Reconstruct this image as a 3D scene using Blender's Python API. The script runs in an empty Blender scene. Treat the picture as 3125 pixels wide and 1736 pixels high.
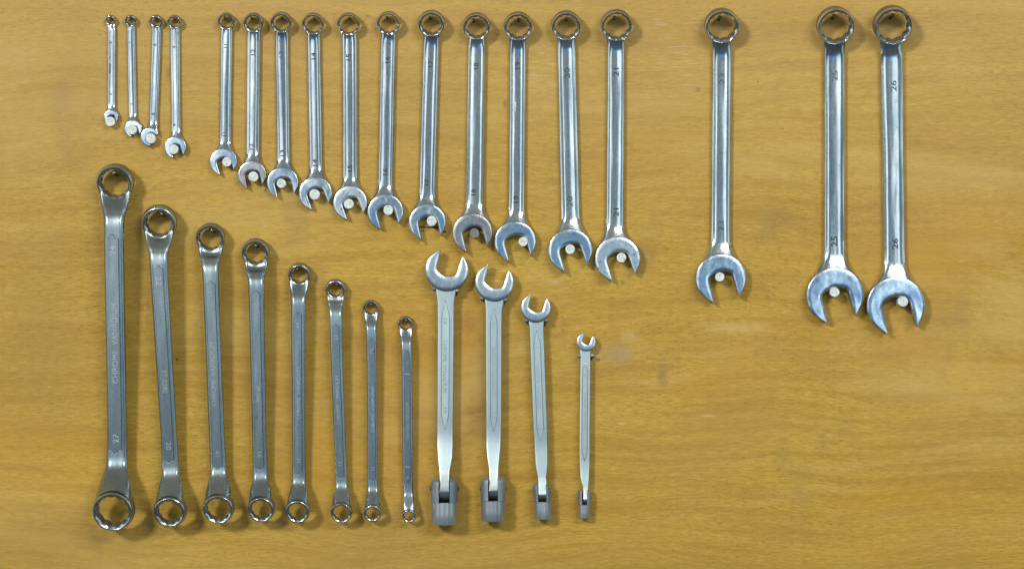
import bpy, bmesh, math, random
import numpy as np
from mathutils import Vector
random.seed(7)
sc = bpy.context.scene
COL = sc.collection

# ------------------------------------------------------------------ camera
PX = 1.0 / 3125.0            # one photo pixel on the board, in metres
CX, CY = 1562.5, 868.0
CAMD = 2.2                   # camera to board, metres
CAMP = CAMD / PX
cam_d = bpy.data.cameras.new('camera'); cam = bpy.data.objects.new('camera', cam_d); COL.objects.link(cam)
cam.location = (0, -CAMD, 0); cam.rotation_euler = (math.radians(90), 0, 0)
cam_d.sensor_width = 36; cam_d.lens = 36 * CAMD / 1.0
cam_d.clip_start = 0.05; cam_d.clip_end = 50
sc.camera = cam

# ------------------------------------------------------------------ light
w = bpy.data.worlds.new('World'); sc.world = w; w.use_nodes = True
wn = w.node_tree; bg = wn.nodes['Background']
# an indoor surround: dark floor, grey walls, dull ceiling
wt = wn.nodes.new('ShaderNodeTexCoord'); wsep = wn.nodes.new('ShaderNodeSeparateXYZ'); wr = wn.nodes.new('ShaderNodeValToRGB'); wm = wn.nodes.new('ShaderNodeMapRange')
wn.links.new(wt.outputs['Generated'], wsep.inputs[0]); wn.links.new(wsep.outputs[2], wm.inputs['Value'])
wm.inputs['From Min'].default_value = -1; wm.inputs['From Max'].default_value = 1; wn.links.new(wm.outputs[0], wr.inputs[0])
cr = wr.color_ramp; cr.interpolation = 'EASE'
cr.elements.new(0.39); cr.elements.new(0.53)
for k, (p, c) in enumerate([(.0, (.06, .06, .052)), (.39, (.085, .115, .135)), (.53, (.215, .285, .305)), (1.0, (.29, .255, .205))]):
    cr.elements[k].position = p; cr.elements[k].color = (*c, 1)
wn.links.new(wr.outputs[0], bg.inputs['Color']); bg.inputs['Strength'].default_value = 0.88

def area(name, loc, target, sx, sy, watts, col):
    l = bpy.data.lights.new(name, 'AREA'); l.shape = 'RECTANGLE'; l.size = sx; l.size_y = sy
    l.energy = watts; l.color = col
    o = bpy.data.objects.new(name, l); COL.objects.link(o); o.location = loc
    d = Vector(target) - Vector(loc); o.rotation_euler = d.to_track_quat('-Z', 'Y').to_euler()
    return o
# two ceiling fittings of the workshop, in front of and above the board
area('ceiling_lamp', (-3.3, -5.4, 2.35), (0, 0, 0), 1.05, 0.75, 255, (1.0, 0.965, 0.88))
area('ceiling_lamp', (1.25, -2.7, 1.25), (0.1, 0, 0), 1.60, 0.40, 38, (1.0, 0.97, 0.90))
# daylight from windows either side of the room, then unseen lamps added behind the camera
area('reflection_light', (-2.6, -1.35, 0.15), (0, 0, 0), 1.1, 1.7, 4.8, (1.0, 0.95, 0.97))
area('reflection_light', (2.6, -1.25, 0.2), (0, 0, 0), 1.2, 1.7, 4.2, (0.75, 0.93, 1.0))
area('reflection_light', (-1.25, -4.4, 0.25), (0, 0, 0), 1.05, 1.9, 7.6, (0.96, 0.98, 1.0))  # added to streak the chrome with pale reflections
area('reflection_light', (1.60, -4.4, 0.25), (0, 0, 0), 1.25, 1.9, 9.2, (0.90, 0.98, 1.0))  # its pair, also added for chrome streaks
area('reflection_light', (0.45, -3.0, -0.18), (0, 0, -.1), 1.3, 0.42, 0.95, (0.03, 0.34, 0.85))  # added lamp imitating blue clothing mirrored in the steel
vs = sc.view_settings
vs.view_transform = 'Standard'; vs.look = 'None'; vs.exposure = 0; vs.gamma = 1

# ------------------------------------------------------------------ materials
def newmat(name):
    m = bpy.data.materials.new(name); m.use_nodes = True
    nt = m.node_tree; return m, nt, nt.nodes['Principled BSDF']
def N(nt, typ, **kw):
    n = nt.nodes.new(typ)
    for k, v in kw.items():
        if k.startswith('i_'):
            n.inputs[k[2:].replace('_', ' ')].default_value = v
        else: setattr(n, k, v)
    return n
def math_n(nt, op, a, b=None, clamp=False):
    n = nt.nodes.new('ShaderNodeMath'); n.operation = op; n.use_clamp = clamp
    for k, v in enumerate((a, b)):
        if v is None: continue
        if isinstance(v, (int, float)): n.inputs[k].default_value = v
        else: nt.links.new(v, n.inputs[k])
    return n.outputs[0]
def mixc(nt, fac, a, b, mode='MIX'):
    n = nt.nodes.new('ShaderNodeMix'); n.data_type = 'RGBA'; n.blend_type = mode
    for idx, v in ((0, fac), (6, a), (7, b)):
        if isinstance(v, (int, float)): n.inputs[idx].default_value = v
        elif isinstance(v, tuple): n.inputs[idx].default_value = (*v, 1)
        else: nt.links.new(v, n.inputs[idx])
    return n.outputs[2]
def ramp(nt, fac, pts):
    n = nt.nodes.new('ShaderNodeValToRGB'); cr = n.color_ramp
    while len(cr.elements) < len(pts): cr.elements.new(0.5)
    for e, (p, c) in zip(cr.elements, pts):
        e.position = p; e.color = (c, c, c, 1) if isinstance(c, (int, float)) else (*c, 1)
    nt.links.new(fac, n.inputs[0]); return n.outputs[0]

def coords(nt, scale, world=True, rot=(0, 0, 0)):
    if world:
        g = N(nt, 'ShaderNodeNewGeometry'); src = g.outputs['Position']
    else:
        g = N(nt, 'ShaderNodeTexCoord'); src = g.outputs['Object']
    mp = N(nt, 'ShaderNodeMapping'); mp.inputs['Scale'].default_value = scale; mp.inputs['Rotation'].default_value = rot
    nt.links.new(src, mp.inputs['Vector']); return mp.outputs[0]
def noise(nt, vec, scale=1.0, detail=3, rough=0.55, dist=0.0):
    n = N(nt, 'ShaderNodeTexNoise'); n.inputs['Scale'].default_value = scale; n.inputs['Detail'].default_value = detail
    n.inputs['Roughness'].default_value = rough; n.inputs['Distortion'].default_value = dist
    nt.links.new(vec, n.inputs['Vector']); return n.outputs['Fac']

def metal(name, base, dark, r0, r1, wav, fine, grime=0.0, streak=False, iso=False, mtl=1.0):
    m, nt, p = newmat(name)
    p.inputs['Metallic'].default_value = mtl
    a = noise(nt, coords(nt, (75, 75, 20)), 1, 4, 0.62)
    b = noise(nt, coords(nt, (420, 420, 300)), 1, 3, 0.6)
    if iso: a = noise(nt, coords(nt, (62, 62, 62)), 1, 5, 0.66)
    if streak: a = noise(nt, coords(nt, (900, 900, 12)), 1, 3, 0.6)
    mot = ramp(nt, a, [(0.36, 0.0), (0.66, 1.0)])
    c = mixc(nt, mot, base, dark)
    if grime:
        g = noise(nt, coords(nt, (160, 160, 160)), 1, 5, 0.7)
        gm = math_n(nt, 'MULTIPLY', ramp(nt, g, [(0.60, 0.0), (0.72, 1.0)]), grime)
        c = mixc(nt, gm, c, (0.10, 0.09, 0.08))
    oi = N(nt, 'ShaderNodeObjectInfo')
    c = mixc(nt, 1.0, c, ramp(nt, oi.outputs['Random'], [(0.0, (0.84, 0.85, 0.88)), (1.0, (1.0, 1.0, 0.985))]), 'MULTIPLY')
    nt.links.new(c, p.inputs['Base Color'])
    rr = N(nt, 'ShaderNodeMapRange'); rr.inputs['From Min'].default_value = 0.3; rr.inputs['From Max'].default_value = 0.7
    rr.inputs['To Min'].default_value = r0; rr.inputs['To Max'].default_value = r1
    mixr = math_n(nt, 'ADD', math_n(nt, 'MULTIPLY', a, 0.6), math_n(nt, 'MULTIPLY', b, 0.4))
    nt.links.new(mixr, rr.inputs['Value']); nt.links.new(rr.outputs[0], p.inputs['Roughness'])
    wv = noise(nt, coords(nt, (45, 45, 40) if iso else (60, 60, 7)), 1, 2, 0.5)
    b1 = N(nt, 'ShaderNodeBump'); b1.inputs['Strength'].default_value = 1; b1.inputs['Distance'].default_value = wav
    nt.links.new(wv, b1.inputs['Height'])
    fn = noise(nt, coords(nt, (1500, 1500, 1500)), 1, 2, 0.6)
    b2 = N(nt, 'ShaderNodeBump'); b2.inputs['Strength'].default_value = 1; b2.inputs['Distance'].default_value = fine
    nt.links.new(fn, b2.inputs['Height']); nt.links.new(b1.outputs[0], b2.inputs['Normal'])
    nt.links.new(b2.outputs[0], p.inputs['Normal'])
    return m
M_CHROME = metal('polished_chrome', (0.80, 0.86, 0.885), (0.45, 0.525, 0.59), 0.09, 0.22, 0.0008, 0.00001, 0.3)  # blue-grey mottle paints patchy reflections into the colour
M_JAW = metal('polished_jaw', (0.76, 0.86, 0.90), (0.30, 0.44, 0.62), 0.12, 0.30, 0.0009, 0.00002, 0.5, iso=True)  # deeper blue mottle, bluish reflections painted into the jaw colour
M_WORN = metal('worn_chrome', (0.56, 0.58, 0.60), (0.32, 0.33, 0.36), 0.16, 0.36, 0.0007, 0.00003, 0.9, iso=True)
M_SATIN = metal('satin_chrome', (0.45, 0.55, 0.59), (0.35, 0.44, 0.48), 0.23, 0.33, 0.0007, 0.000015, 0.3)
M_RIM = metal('bright_ring', (0.64, 0.73, 0.77), (0.44, 0.52, 0.57), 0.14, 0.28, 0.0005, 0.00002, 0.3)
M_BARREL = metal('ring_barrel', (0.27, 0.275, 0.27), (0.20, 0.20, 0.195), 0.38, 0.52, 0.0004, 0.00004, 0.3, mtl=0.75)
M_PEARL = metal('pearl_chrome', (0.64, 0.755, 0.775), (0.54, 0.655, 0.685), 0.34, 0.44, 0.0005, 0.00003, 0.12)
M_MIDMARK = metal('soft_marking', (0.13, 0.15, 0.175), (0.08, 0.095, 0.115), 0.3, 0.45, 0.0002, 0.00003, mtl=.6)
M_FLEXJAW = metal('satin_jaw', (0.76, 0.84, 0.87), (0.46, 0.56, 0.66), 0.20, 0.34, 0.0007, 0.00002, 0.4, iso=True)
M_GREASY = metal('greasy_jaw', (0.74, 0.84, 0.87), (0.45, 0.55, 0.64), 0.2, 0.36, 0.0007, 0.00003, 1.6, iso=True)
M_PAINT, _nt, _p = newmat('white_paint'); _p.inputs['Base Color'].default_value = (0.55, 0.60, 0.63, 1); _p.inputs['Roughness'].default_value = 0.45
M_LIGHTMARK = metal('raised_marking', (0.64, 0.73, 0.76), (0.50, 0.58, 0.62), 0.30, 0.45, 0.0002, 0.00003)
M_DARKMARK = metal('stamped_marking', (0.045, 0.055, 0.07), (0.03, 0.035, 0.045), 0.45, 0.6, 0.0002, 0.00003, mtl=.3)
M_PEARLMARK = metal('pearl_marking', (0.55, 0.66, 0.69), (0.46, 0.56, 0.59), 0.35, 0.5, 0.0002, 0.00003)
M_TURNED = metal('turned_steel', (0.52, 0.58, 0.63), (0.34, 0.39, 0.44), 0.27, 0.36, 0.0003, 0.00002, 0.2, streak=True, mtl=.72)
M_FORK = metal('blasted_steel', (0.42, 0.48, 0.52), (0.35, 0.41, 0.45), 0.36, 0.46, 0.0004, 0.00003, 0.25, mtl=.8)
M_GROOVE = metal('groove', (0.12, 0.14, 0.155), (0.09, 0.10, 0.12), 0.45, 0.6, 0.0002, 0.00003)
M_NAIL = metal('nail_steel', (0.16, 0.14, 0.125), (0.09, 0.07, 0.06), 0.35, 0.55, 0.0003, 0.00003, 0.5)
M_NAILHEAD = metal('nail_head_steel', (0.34, 0.34, 0.33), (0.18, 0.175, 0.17), 0.3, 0.5, 0.0003, 0.00003, 0.4)

def plastic_mat(name, c0, c1, spec):
    m, nt, p = newmat(name)
    a = noise(nt, coords(nt, (260, 260, 260)), 1, 4, 0.65)
    g = noise(nt, coords(nt, (620, 620, 620)), 1, 3, 0.6, 0.6)
    c = mixc(nt, ramp(nt, a, [(0.35, 0.0), (0.7, 1.0)]), c0, c1)
    c = mixc(nt, math_n(nt, 'MULTIPLY', ramp(nt, g, [(0.56, 0.0), (0.66, 1.0)]), 0.75), c, (0.16, 0.18, 0.18))
    nt.links.new(c, p.inputs['Base Color']); p.inputs['Roughness'].default_value = 0.5
    p.inputs['Specular IOR Level'].default_value = spec
    b = N(nt, 'ShaderNodeBump'); b.inputs['Distance'].default_value = 0.0004; nt.links.new(g, b.inputs['Height'])
    nt.links.new(b.outputs[0], p.inputs['Normal']); return m
M_PEG = plastic_mat('white_peg', (0.80, 0.86, 0.84), (0.58, 0.65, 0.65), 0.4)
M_PEGGREY = plastic_mat('grey_peg', (0.22, 0.235, 0.235), (0.15, 0.165, 0.17), 0.35)
M_RED, _nt, _p = newmat('red_paint'); _p.inputs['Base Color'].default_value = (0.16, 0.015, 0.02, 1); _p.inputs['Roughness'].default_value = 0.5
M_BLACK, _nt, _p = newmat('black_pencil'); _p.inputs['Base Color'].default_value = (0.035, 0.025, 0.02, 1); _p.inputs['Roughness'].default_value = 0.7

def wood():
    m, nt, p = newmat('beech_veneer')
    L = nt.links
    g = N(nt, 'ShaderNodeNewGeometry'); sep = N(nt, 'ShaderNodeSeparateXYZ'); L.new(g.outputs['Position'], sep.inputs[0])
    X, Z = sep.outputs[0], sep.outputs[2]
    # gentle waviness of the grain
    wv = noise(nt, coords(nt, (2.6, 1, 3.2)), 1, 2, 0.5)
    wv2 = noise(nt, coords(nt, (9, 1, 12)), 1, 2, 0.5)
    z2 = math_n(nt, 'ADD', Z, math_n(nt, 'MULTIPLY', wv, 0.075))
    z2 = math_n(nt, 'ADD', z2, math_n(nt, 'MULTIPLY', wv2, 0.006))
    cmb = N(nt, 'ShaderNodeCombineXYZ'); L.new(X, cmb.inputs[0]); L.new(z2, cmb.inputs[2])
    def gv(sx, sz):
        mp = N(nt, 'ShaderNodeMapping'); mp.inputs['Scale'].default_value = (sx, 1, sz); L.new(cmb.outputs[0], mp.inputs[0]); return mp.outputs[0]
    bands = noise(nt, gv(1.4, 30), 1, 4, 0.6)
    fine = noise(nt, gv(85, 640), 1, 3, 0.65)
    fleck = noise(nt, gv(170, 1000), 1, 2, 0.5)
    fleck2 = noise(nt, gv(95, 760), 1.13, 2, 0.5)
    blot = noise(nt, coords(nt, (4.2, 1, 5.5)), 1, 4, 0.6)
    col = mixc(nt, ramp(nt, bands, [(0.30, 0.0), (0.70, 1.0)]), (0.570, 0.372, 0.066), (0.452, 0.278, 0.036))
    col = mixc(nt, math_n(nt, 'MULTIPLY', ramp(nt, fine, [(0.42, 0.0), (0.68, 1.0)]), 0.46), col, (0.315, 0.176, 0.024))
    col = mixc(nt, math_n(nt, 'MULTIPLY', ramp(nt, fine, [(0.30, 1.0), (0.47, 0.0)]), 0.36), col, (0.70, 0.465, 0.125))
    med = noise(nt, gv(6, 120), 1, 3, 0.6)
    col = mixc(nt, math_n(nt, 'MULTIPLY', ramp(nt, med, [(0.45, 0.0), (0.68, 1.0)]), 0.50), col, (0.36, 0.200, 0.030))
    fl = math_n(nt, 'MAXIMUM', ramp(nt, fleck, [(0.57, 0.0), (0.67, 0.8)]), ramp(nt, fleck2, [(0.61, 0.0), (0.69, 1.0)]))
    flz = ramp(nt, noise(nt, coords(nt, (6, 1, 9)), 1, 2, 0.5), [(0.3, 0.22), (0.65, 0.68)])
    col = mixc(nt, math_n(nt, 'MULTIPLY', fl, flz), col, (0.20, 0.095, 0.02))
    # blotchy handling marks: paler greyed wood and warmer orange wood
    col = mixc(nt, math_n(nt, 'MULTIPLY', ramp(nt, blot, [(0.48, 0.0), (0.72, 1.0)]), 0.38), col, (0.36, 0.215, 0.075))
    blot2 = noise(nt, coords(nt, (3.1, 2, 7)), 1.3, 3, 0.55)
    col = mixc(nt, math_n(nt, 'MULTIPLY', ramp(nt, blot2, [(0.52, 0.0), (0.75, 1.0)]), 0.5), col, (0.56, 0.30, 0.03))
    sw = noise(nt, gv(3.2, 17), 1, 3, 0.6, 0.8)
    col = mixc(nt, math_n(nt, 'MULTIPLY', ramp(nt, sw, [(0.52, 0.0), (0.70, 1.0)]), 0.45), col, (0.60, 0.42, 0.135))
    sm = noise(nt, coords(nt, (7.5, 1, 5.5)), 1.7, 3, 0.55)
    col = mixc(nt, math_n(nt, 'MULTIPLY', ramp(nt, sm, [(0.60, 0.0), (0.76, 1.0)]), 0.40), col, (0.27, 0.19, 0.075))
    # greyer towards the top, uneven lighting painted into the wood
    topn = math_n(nt, 'ADD', math_n(nt, 'MULTIPLY', Z, 3.0), math_n(nt, 'MULTIPLY', blot2, 0.5))
    col = mixc(nt, math_n(nt, 'MULTIPLY', ramp(nt, topn, [(0.35, 0.0), (1.0, 1.0)]), 0.36), col, (0.50, 0.345, 0.140))
    # pale scuffs along the grain near the upper middle
    def blob(px, py, rx, rz, edge=0.6):
        x0, z0 = (px - CX) * PX, (CY - py) * PX
        dx = math_n(nt, 'MULTIPLY', math_n(nt, 'SUBTRACT', X, x0), 1 / (rx * PX))
        dz = math_n(nt, 'MULTIPLY', math_n(nt, 'SUBTRACT', Z, z0), 1 / (rz * PX))
        d = math_n(nt, 'SQRT', math_n(nt, 'ADD', math_n(nt, 'MULTIPLY', dx, dx), math_n(nt, 'MULTIPLY', dz, dz)))
        d = math_n(nt, 'ADD', d, math_n(nt, 'MULTIPLY', math_n(nt, 'SUBTRACT', rag, 0.5), edge * 2))
        return ramp(nt, d, [(0.15, 1.0), (1.0, 0.0)])
    rag = noise(nt, coords(nt, (60, 1, 90)), 1, 4, 0.65)
    sv = N(nt, 'ShaderNodeMapping'); sv.inputs['Scale'].default_value = (60, 1, 700); sv.inputs['Rotation'].default_value = (0, 0.10, 0)
    L.new(g.outputs['Position'], sv.inputs[0])
    scr = ramp(nt, noise(nt, sv.outputs[0], 1, 2, 0.5), [(0.56, 0.0), (0.68, 1.0)])
    scz = math_n(nt, 'MAXIMUM', blob(2080, 150, 260, 150, 0.9), blob(1660, 230, 120, 160, 0.9))
    col = mixc(nt, math_n(nt, 'MULTIPLY', math_n(nt, 'MULTIPLY', scr, scz), 0.28), col, (0.82, 0.74, 0.58))
    STAINS_AND_SHADE = [ # px, py, rx, ry, strength, colour
        (1430, 985, 42, 40, 0.45, (0.30, 0.13, 0.05)), (1885, 1075, 75, 45, 0.30, (0.26, 0.25, 0.20)),
        (1460, 1265, 60, 90, 0.40, (0.20, 0.10, 0.035)), (515, 225, 16, 30, 0.5, (0.20, 0.12, 0.06)),
        (690, 250, 26, 55, 0.40, (0.28, 0.13, 0.06)), (1060, 600, 26, 34, 0.35, (0.20, 0.11, 0.04)),
        (1122, 49, 14, 6, 0.6, (0.22, 0.12, 0.08)), (1542, 320, 12, 20, 0.55, (0.14, 0.08, 0.04)),
        (1600, 1460, 200, 22, 0.35, (0.22, 0.11, 0.03)), (2330, 890, 30, 30, 0.30, (0.28, 0.14, 0.06)),
        (2560, 40, 60, 30, 0.40, (0.45, 0.20, 0.05)), (110, 1050, 200, 520, 0.40, (0.37, 0.235, 0.06)), (1450, 1740, 1700, 110, 0.32, (0.37, 0.225, 0.045)), (230, 1650, 330, 120, 0.35, (0.36, 0.22, 0.05)),  # left and bottom entries paint edge darkening, a vignette, into the wood
        (2130, 275, 12, 10, 0.6, (0.22, 0.15, 0.12)), (2300, 1300, 330, 60, 0.22, (0.40, 0.22, 0.05)),
        (2020, 1140, 22, 60, 0.5, (0.20, 0.15, 0.085)), (2250, 1000, 150, 26, 0.4, (0.66, 0.49, 0.20)), (1925, 1025, 45, 25, 0.35, (0.62, 0.48, 0.26)), (2160, 1268, 30, 3, 0.7, (0.72, 0.58, 0.34)), (1900, 1292, 22, 3, 0.7, (0.72, 0.58, 0.34)), (2750, 1075, 200, 80, 0.30, (0.44, 0.235, 0.055)), (930, 1340, 40, 60, 0.2, (0.25, 0.14, 0.04)),
        (809, 581, 5, 5, 0.9, (0.08, 0.05, 0.04)), (540, 1096, 5, 5, 1.0, (0.03, 0.02, 0.02)),
        (961, 857, 5, 5, 0.9, (0.06, 0.05, 0.03)), (1147, 90, 3, 3, 1.0, (0.05, 0.04, 0.03)),
        (1470, 739, 7, 7, 0.7, (0.10, 0.06, 0.03)), (1900, 862, 10, 10, 0.5, (0.16, 0.09, 0.05)),
        (1830, 865, 26, 12, 0.45, (0.20, 0.12, 0.06)), (2313, 251, 4, 3, 1.0, (0.06, 0.05, 0.04)),
        (1320, 432, 16, 14, 0.4, (0.2, 0.12, 0.05)), (2674, 868, 12, 16, 0.4, (0.35, 0.14, 0.03)),
        (1690, 860, 40, 10, 0.3, (0.62, 0.48, 0.30)), (3000, 760, 120, 50, 0.3, (0.62, 0.42, 0.15))]
    for (px, py, rx, ry, s, c) in STAINS_AND_SHADE:
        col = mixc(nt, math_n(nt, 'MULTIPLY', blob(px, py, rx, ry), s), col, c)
    # scattered specks
    vo = N(nt, 'ShaderNodeTexVoronoi'); vo.inputs['Scale'].default_value = 1; vo.voronoi_dimensions = '3D'
    L.new(coords(nt, (26, 1, 30)), vo.inputs['Vector'])
    sp = math_n(nt, 'MULTIPLY', ramp(nt, vo.outputs['Distance'], [(0.012, 1.0), (0.035, 0.0)]),
                ramp(nt, N(nt, 'ShaderNodeSeparateColor').outputs[0], [(0.0, 1.0), (1.0, 1.0)]))
    col = mixc(nt, math_n(nt, 'MULTIPLY', sp, 0.55), col, (0.12, 0.07, 0.03))
    L.new(col, p.inputs['Base Color'])
    rg = N(nt, 'ShaderNodeMapRange'); rg.inputs['To Min'].default_value = 0.42; rg.inputs['To Max'].default_value = 0.62
    L.new(blot, rg.inputs['Value']); L.new(rg.outputs[0], p.inputs['Roughness'])
    p.inputs['Specular IOR Level'].default_value = 0.26
    b = N(nt, 'ShaderNodeBump'); b.inputs['Distance'].default_value = 0.00025; b.inputs['Strength'].default_value = 0.7
    hh = math_n(nt, 'SUBTRACT', fine, math_n(nt, 'MULTIPLY', fl, 0.5)); L.new(hh, b.inputs['Height'])
    L.new(b.outputs[0], p.inputs['Normal'])
    return m
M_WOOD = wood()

# ------------------------------------------------------------------ helpers (photo px: x right, y down, w out of the board)
def persp(x, y, d):
    """true place of a point that the camera sees at x, y while it stands d px proud of the board"""
    k = 1 - d / CAMP
    return CX + (x - CX) * k, CY + (y - CY) * k
def V3(x, y, d): return ((x - CX) * PX, -d * PX, (CY - y) * PX)

def thing(name, label, cat, x, y, d=0.0, group=None):
    o = bpy.data.objects.new(name, None); COL.objects.link(o)
    o.empty_display_size = 0.01
    o.location = V3(x, y, d); o['label'] = label; o['category'] = cat
    if group: o['group'] = group
    return o
def world_loc(o):
    v = Vector(o.location)
    while o.parent: o = o.parent; v = v + Vector(o.location)
    return v
def link(name, verts, faces, mat, parent=None, at=None, sharp=38, smooth=True, mats=None, fmat=None, bevel=0.0, recalc=True):
    """verts in photo px; the object's origin goes to its parent's place (or to at)"""
    P = np.array([V3(*v) for v in verts])
    org = world_loc(parent) if parent else Vector(V3(*at)) if at else Vector((0, 0, 0))
    P = P - np.array(org)
    me = bpy.data.meshes.new(name)
    me.from_pydata([tuple(p) for p in P], [], faces)
    bm = bmesh.new(); bm.from_mesh(me)
    if recalc: bmesh.ops.recalc_face_normals(bm, faces=bm.faces)
    if bevel:
        ed = [e for e in bm.edges if len(e.link_faces) == 2 and e.calc_face_angle(0) > math.radians(50)]
        bmesh.ops.bevel(bm, geom=ed, offset=bevel * PX, segments=2, affect='EDGES', clamp_overlap=True)
    bm.to_mesh(me); bm.free()
    for mm in (mats or [mat]): me.materials.append(mm)
    if fmat:
        for i, k in enumerate(fmat): me.polygons[i].material_index = k
    if smooth:
        me.shade_smooth(); me.set_sharp_from_angle(angle=math.radians(sharp))
    o = bpy.data.objects.new(name, me); COL.objects.link(o)
    if parent: o.parent = parent
    else: o.location = org
    return o
def loft(rings, closed=False, cap=True, split=()):
    """split: ends (0 or 1) whose cap is a strip of quads from front to back, for curved ends"""
    n = len(rings[0]); vs = [p for r in rings for p in r]; fs = []
    m = len(rings)
    for i in range(m if closed else m - 1):
        a, b = i * n, ((i + 1) % m) * n
        for j in range(n):
            k = (j + 1) % n
            fs.append((a + j, a + k, b + k, b + j))
    if cap and not closed:
        for e, base in ((0, 0), (1, (m - 1) * n)):
            if e in split:
                h = n // 2
                par = lambda q: (h - q) % n if q <= h else n + h - q
                for q in list(range(0, (h - 1) // 2)) + list(range(h, h + (h - 1) // 2)):
                    fs.append((base + q, base + q + 1, base + par(q + 1), base + par(q)))
            else: fs.append(tuple(range(base, base + n)))
    return vs, fs
def smooth_interp(xs, ys, x, width):
    """linear interpolation rounded off over +-width"""
    t = np.linspace(-1, 1, 9); wgt = 1 - np.abs(t) * 0.85
    return float(np.sum(np.interp(x + t * width, xs, ys) * wgt) / np.sum(wgt))

# cross-sections as (v/half width, drop below the front in half widths); the back mirrors the front
PROF_BEVEL = [(0, 0), (.26, .009), (.48, .032), (.58, .06), (.70, .125), (.84, .23), (.93, .335), (.98, .43), (1, .52)]
PROF_FLAT = [(0, 0), (.35, 0), (.62, 0), (.68, .012), (.78, .075), (.88, .16), (.95, .26), (.99, .36), (1, .46)]
PROF_NECK = [(0, 0), (.12, 0), (.24, 0), (.36, 0), (.48, 0), (.58, 0), (.66, .004), (.73, .04), (.80, .09), (.87, .15), (.93, .23), (.98, .34), (1, .46)]
PROF_SLAB = [(0, 0), (.4, .0), (.78, .004), (.86, .012), (.92, .035), (.965, .085), (.99, .15), (1, .24), (1, .3)]
def blend(pa, pb, k):
    return [(va + (vb - va) * k, da + (db - da) * k) for (va, da), (vb, db) in zip(pa, pb)]
PROF_ROUND = [(0, 0), (.16, .006), (.32, .026), (.47, .058), (.61, .105), (.74, .17), (.86, .26), (.95, .37), (1, .5)]
PROF_FLARE = [(0, 0), (.2, .002), (.4, .009), (.56, .02), (.70, .038), (.82, .068), (.91, .125), (.97, .21), (1, .33)]
def section(prof, hw, wf, wb, twist=0.0):
    """closed list of (v, w)"""
    half = (wf - wb) / 2
    mx = prof[-1][1] * hw
    sc_ = min(1.0, half * 0.92 / mx) if mx > 0 else 1
    front = [(v * hw, wf - dd * hw * sc_) for v, dd in prof]
    back = [(v * hw, wb + dd * hw * sc_) for v, dd in reversed(prof)]
    pts = front + back
    pts = pts + [(-v, ww) for v, ww in reversed(pts) if v > 1e-6]
    return [(v, ww + twist * v) for v, ww in pts]

def ring(parent, name, x, y, d, R, r, T, tilt, mat, phase=0.0, n=144, chamfer=1.10, points=12):
    """twelve-point ring; its front face leans tilt radians downwards; (x,y,d) is its true centre"""
    ct, st = math.cos(tilt), math.sin(tilt)
    rc = r * chamfer
    rings = []
    for i in range(n):
        th = 2 * math.pi * i / n
        f = ((th + phase) / (2 * math.pi) * points) % 1.0
        ri = r * (1.035 - 0.085 * (1 - abs(2 * f - 1)))
        h = T / 2
        g = R - rc
        prof = [(ri, h - .095 * T), (min(ri * 1.01, rc), h - .083 * T), (rc, h - .022 * T), (rc + .10 * g, h - .006 * T), (rc + .20 * g, h), (rc + .52 * g, h - .002 * T),
                (rc + .68 * g, h - .025 * T), (rc + .83 * g, h - .07 * T), (rc + .94 * g, h - .14 * T), (R, h - .22 * T), (R * 1.025, h * .2), (R * 1.025, -h * .3), (R, -h + .14 * T),
                (R - .12 * g, -h + .04 * T), (R - .3 * g, -h), (rc, -h), (ri, -h + .12 * T)]
        out = []
        for rad, nn in prof:
            p, q = rad * math.cos(th), rad * math.sin(th)
            out.append((x + p, y + q * ct + nn * st, d - q * st + nn * ct))
        rings.append(out)
    vs, fs = loft(rings, closed=True)
    npf = len(rings[0]); fm = [1 if 9 <= (q % npf) <= 16 else 0 for q in range(len(fs))]
    return link(name, vs, fs, mat, parent, sharp=32, mats=[mat, M_BARREL], fmat=fm)

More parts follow.
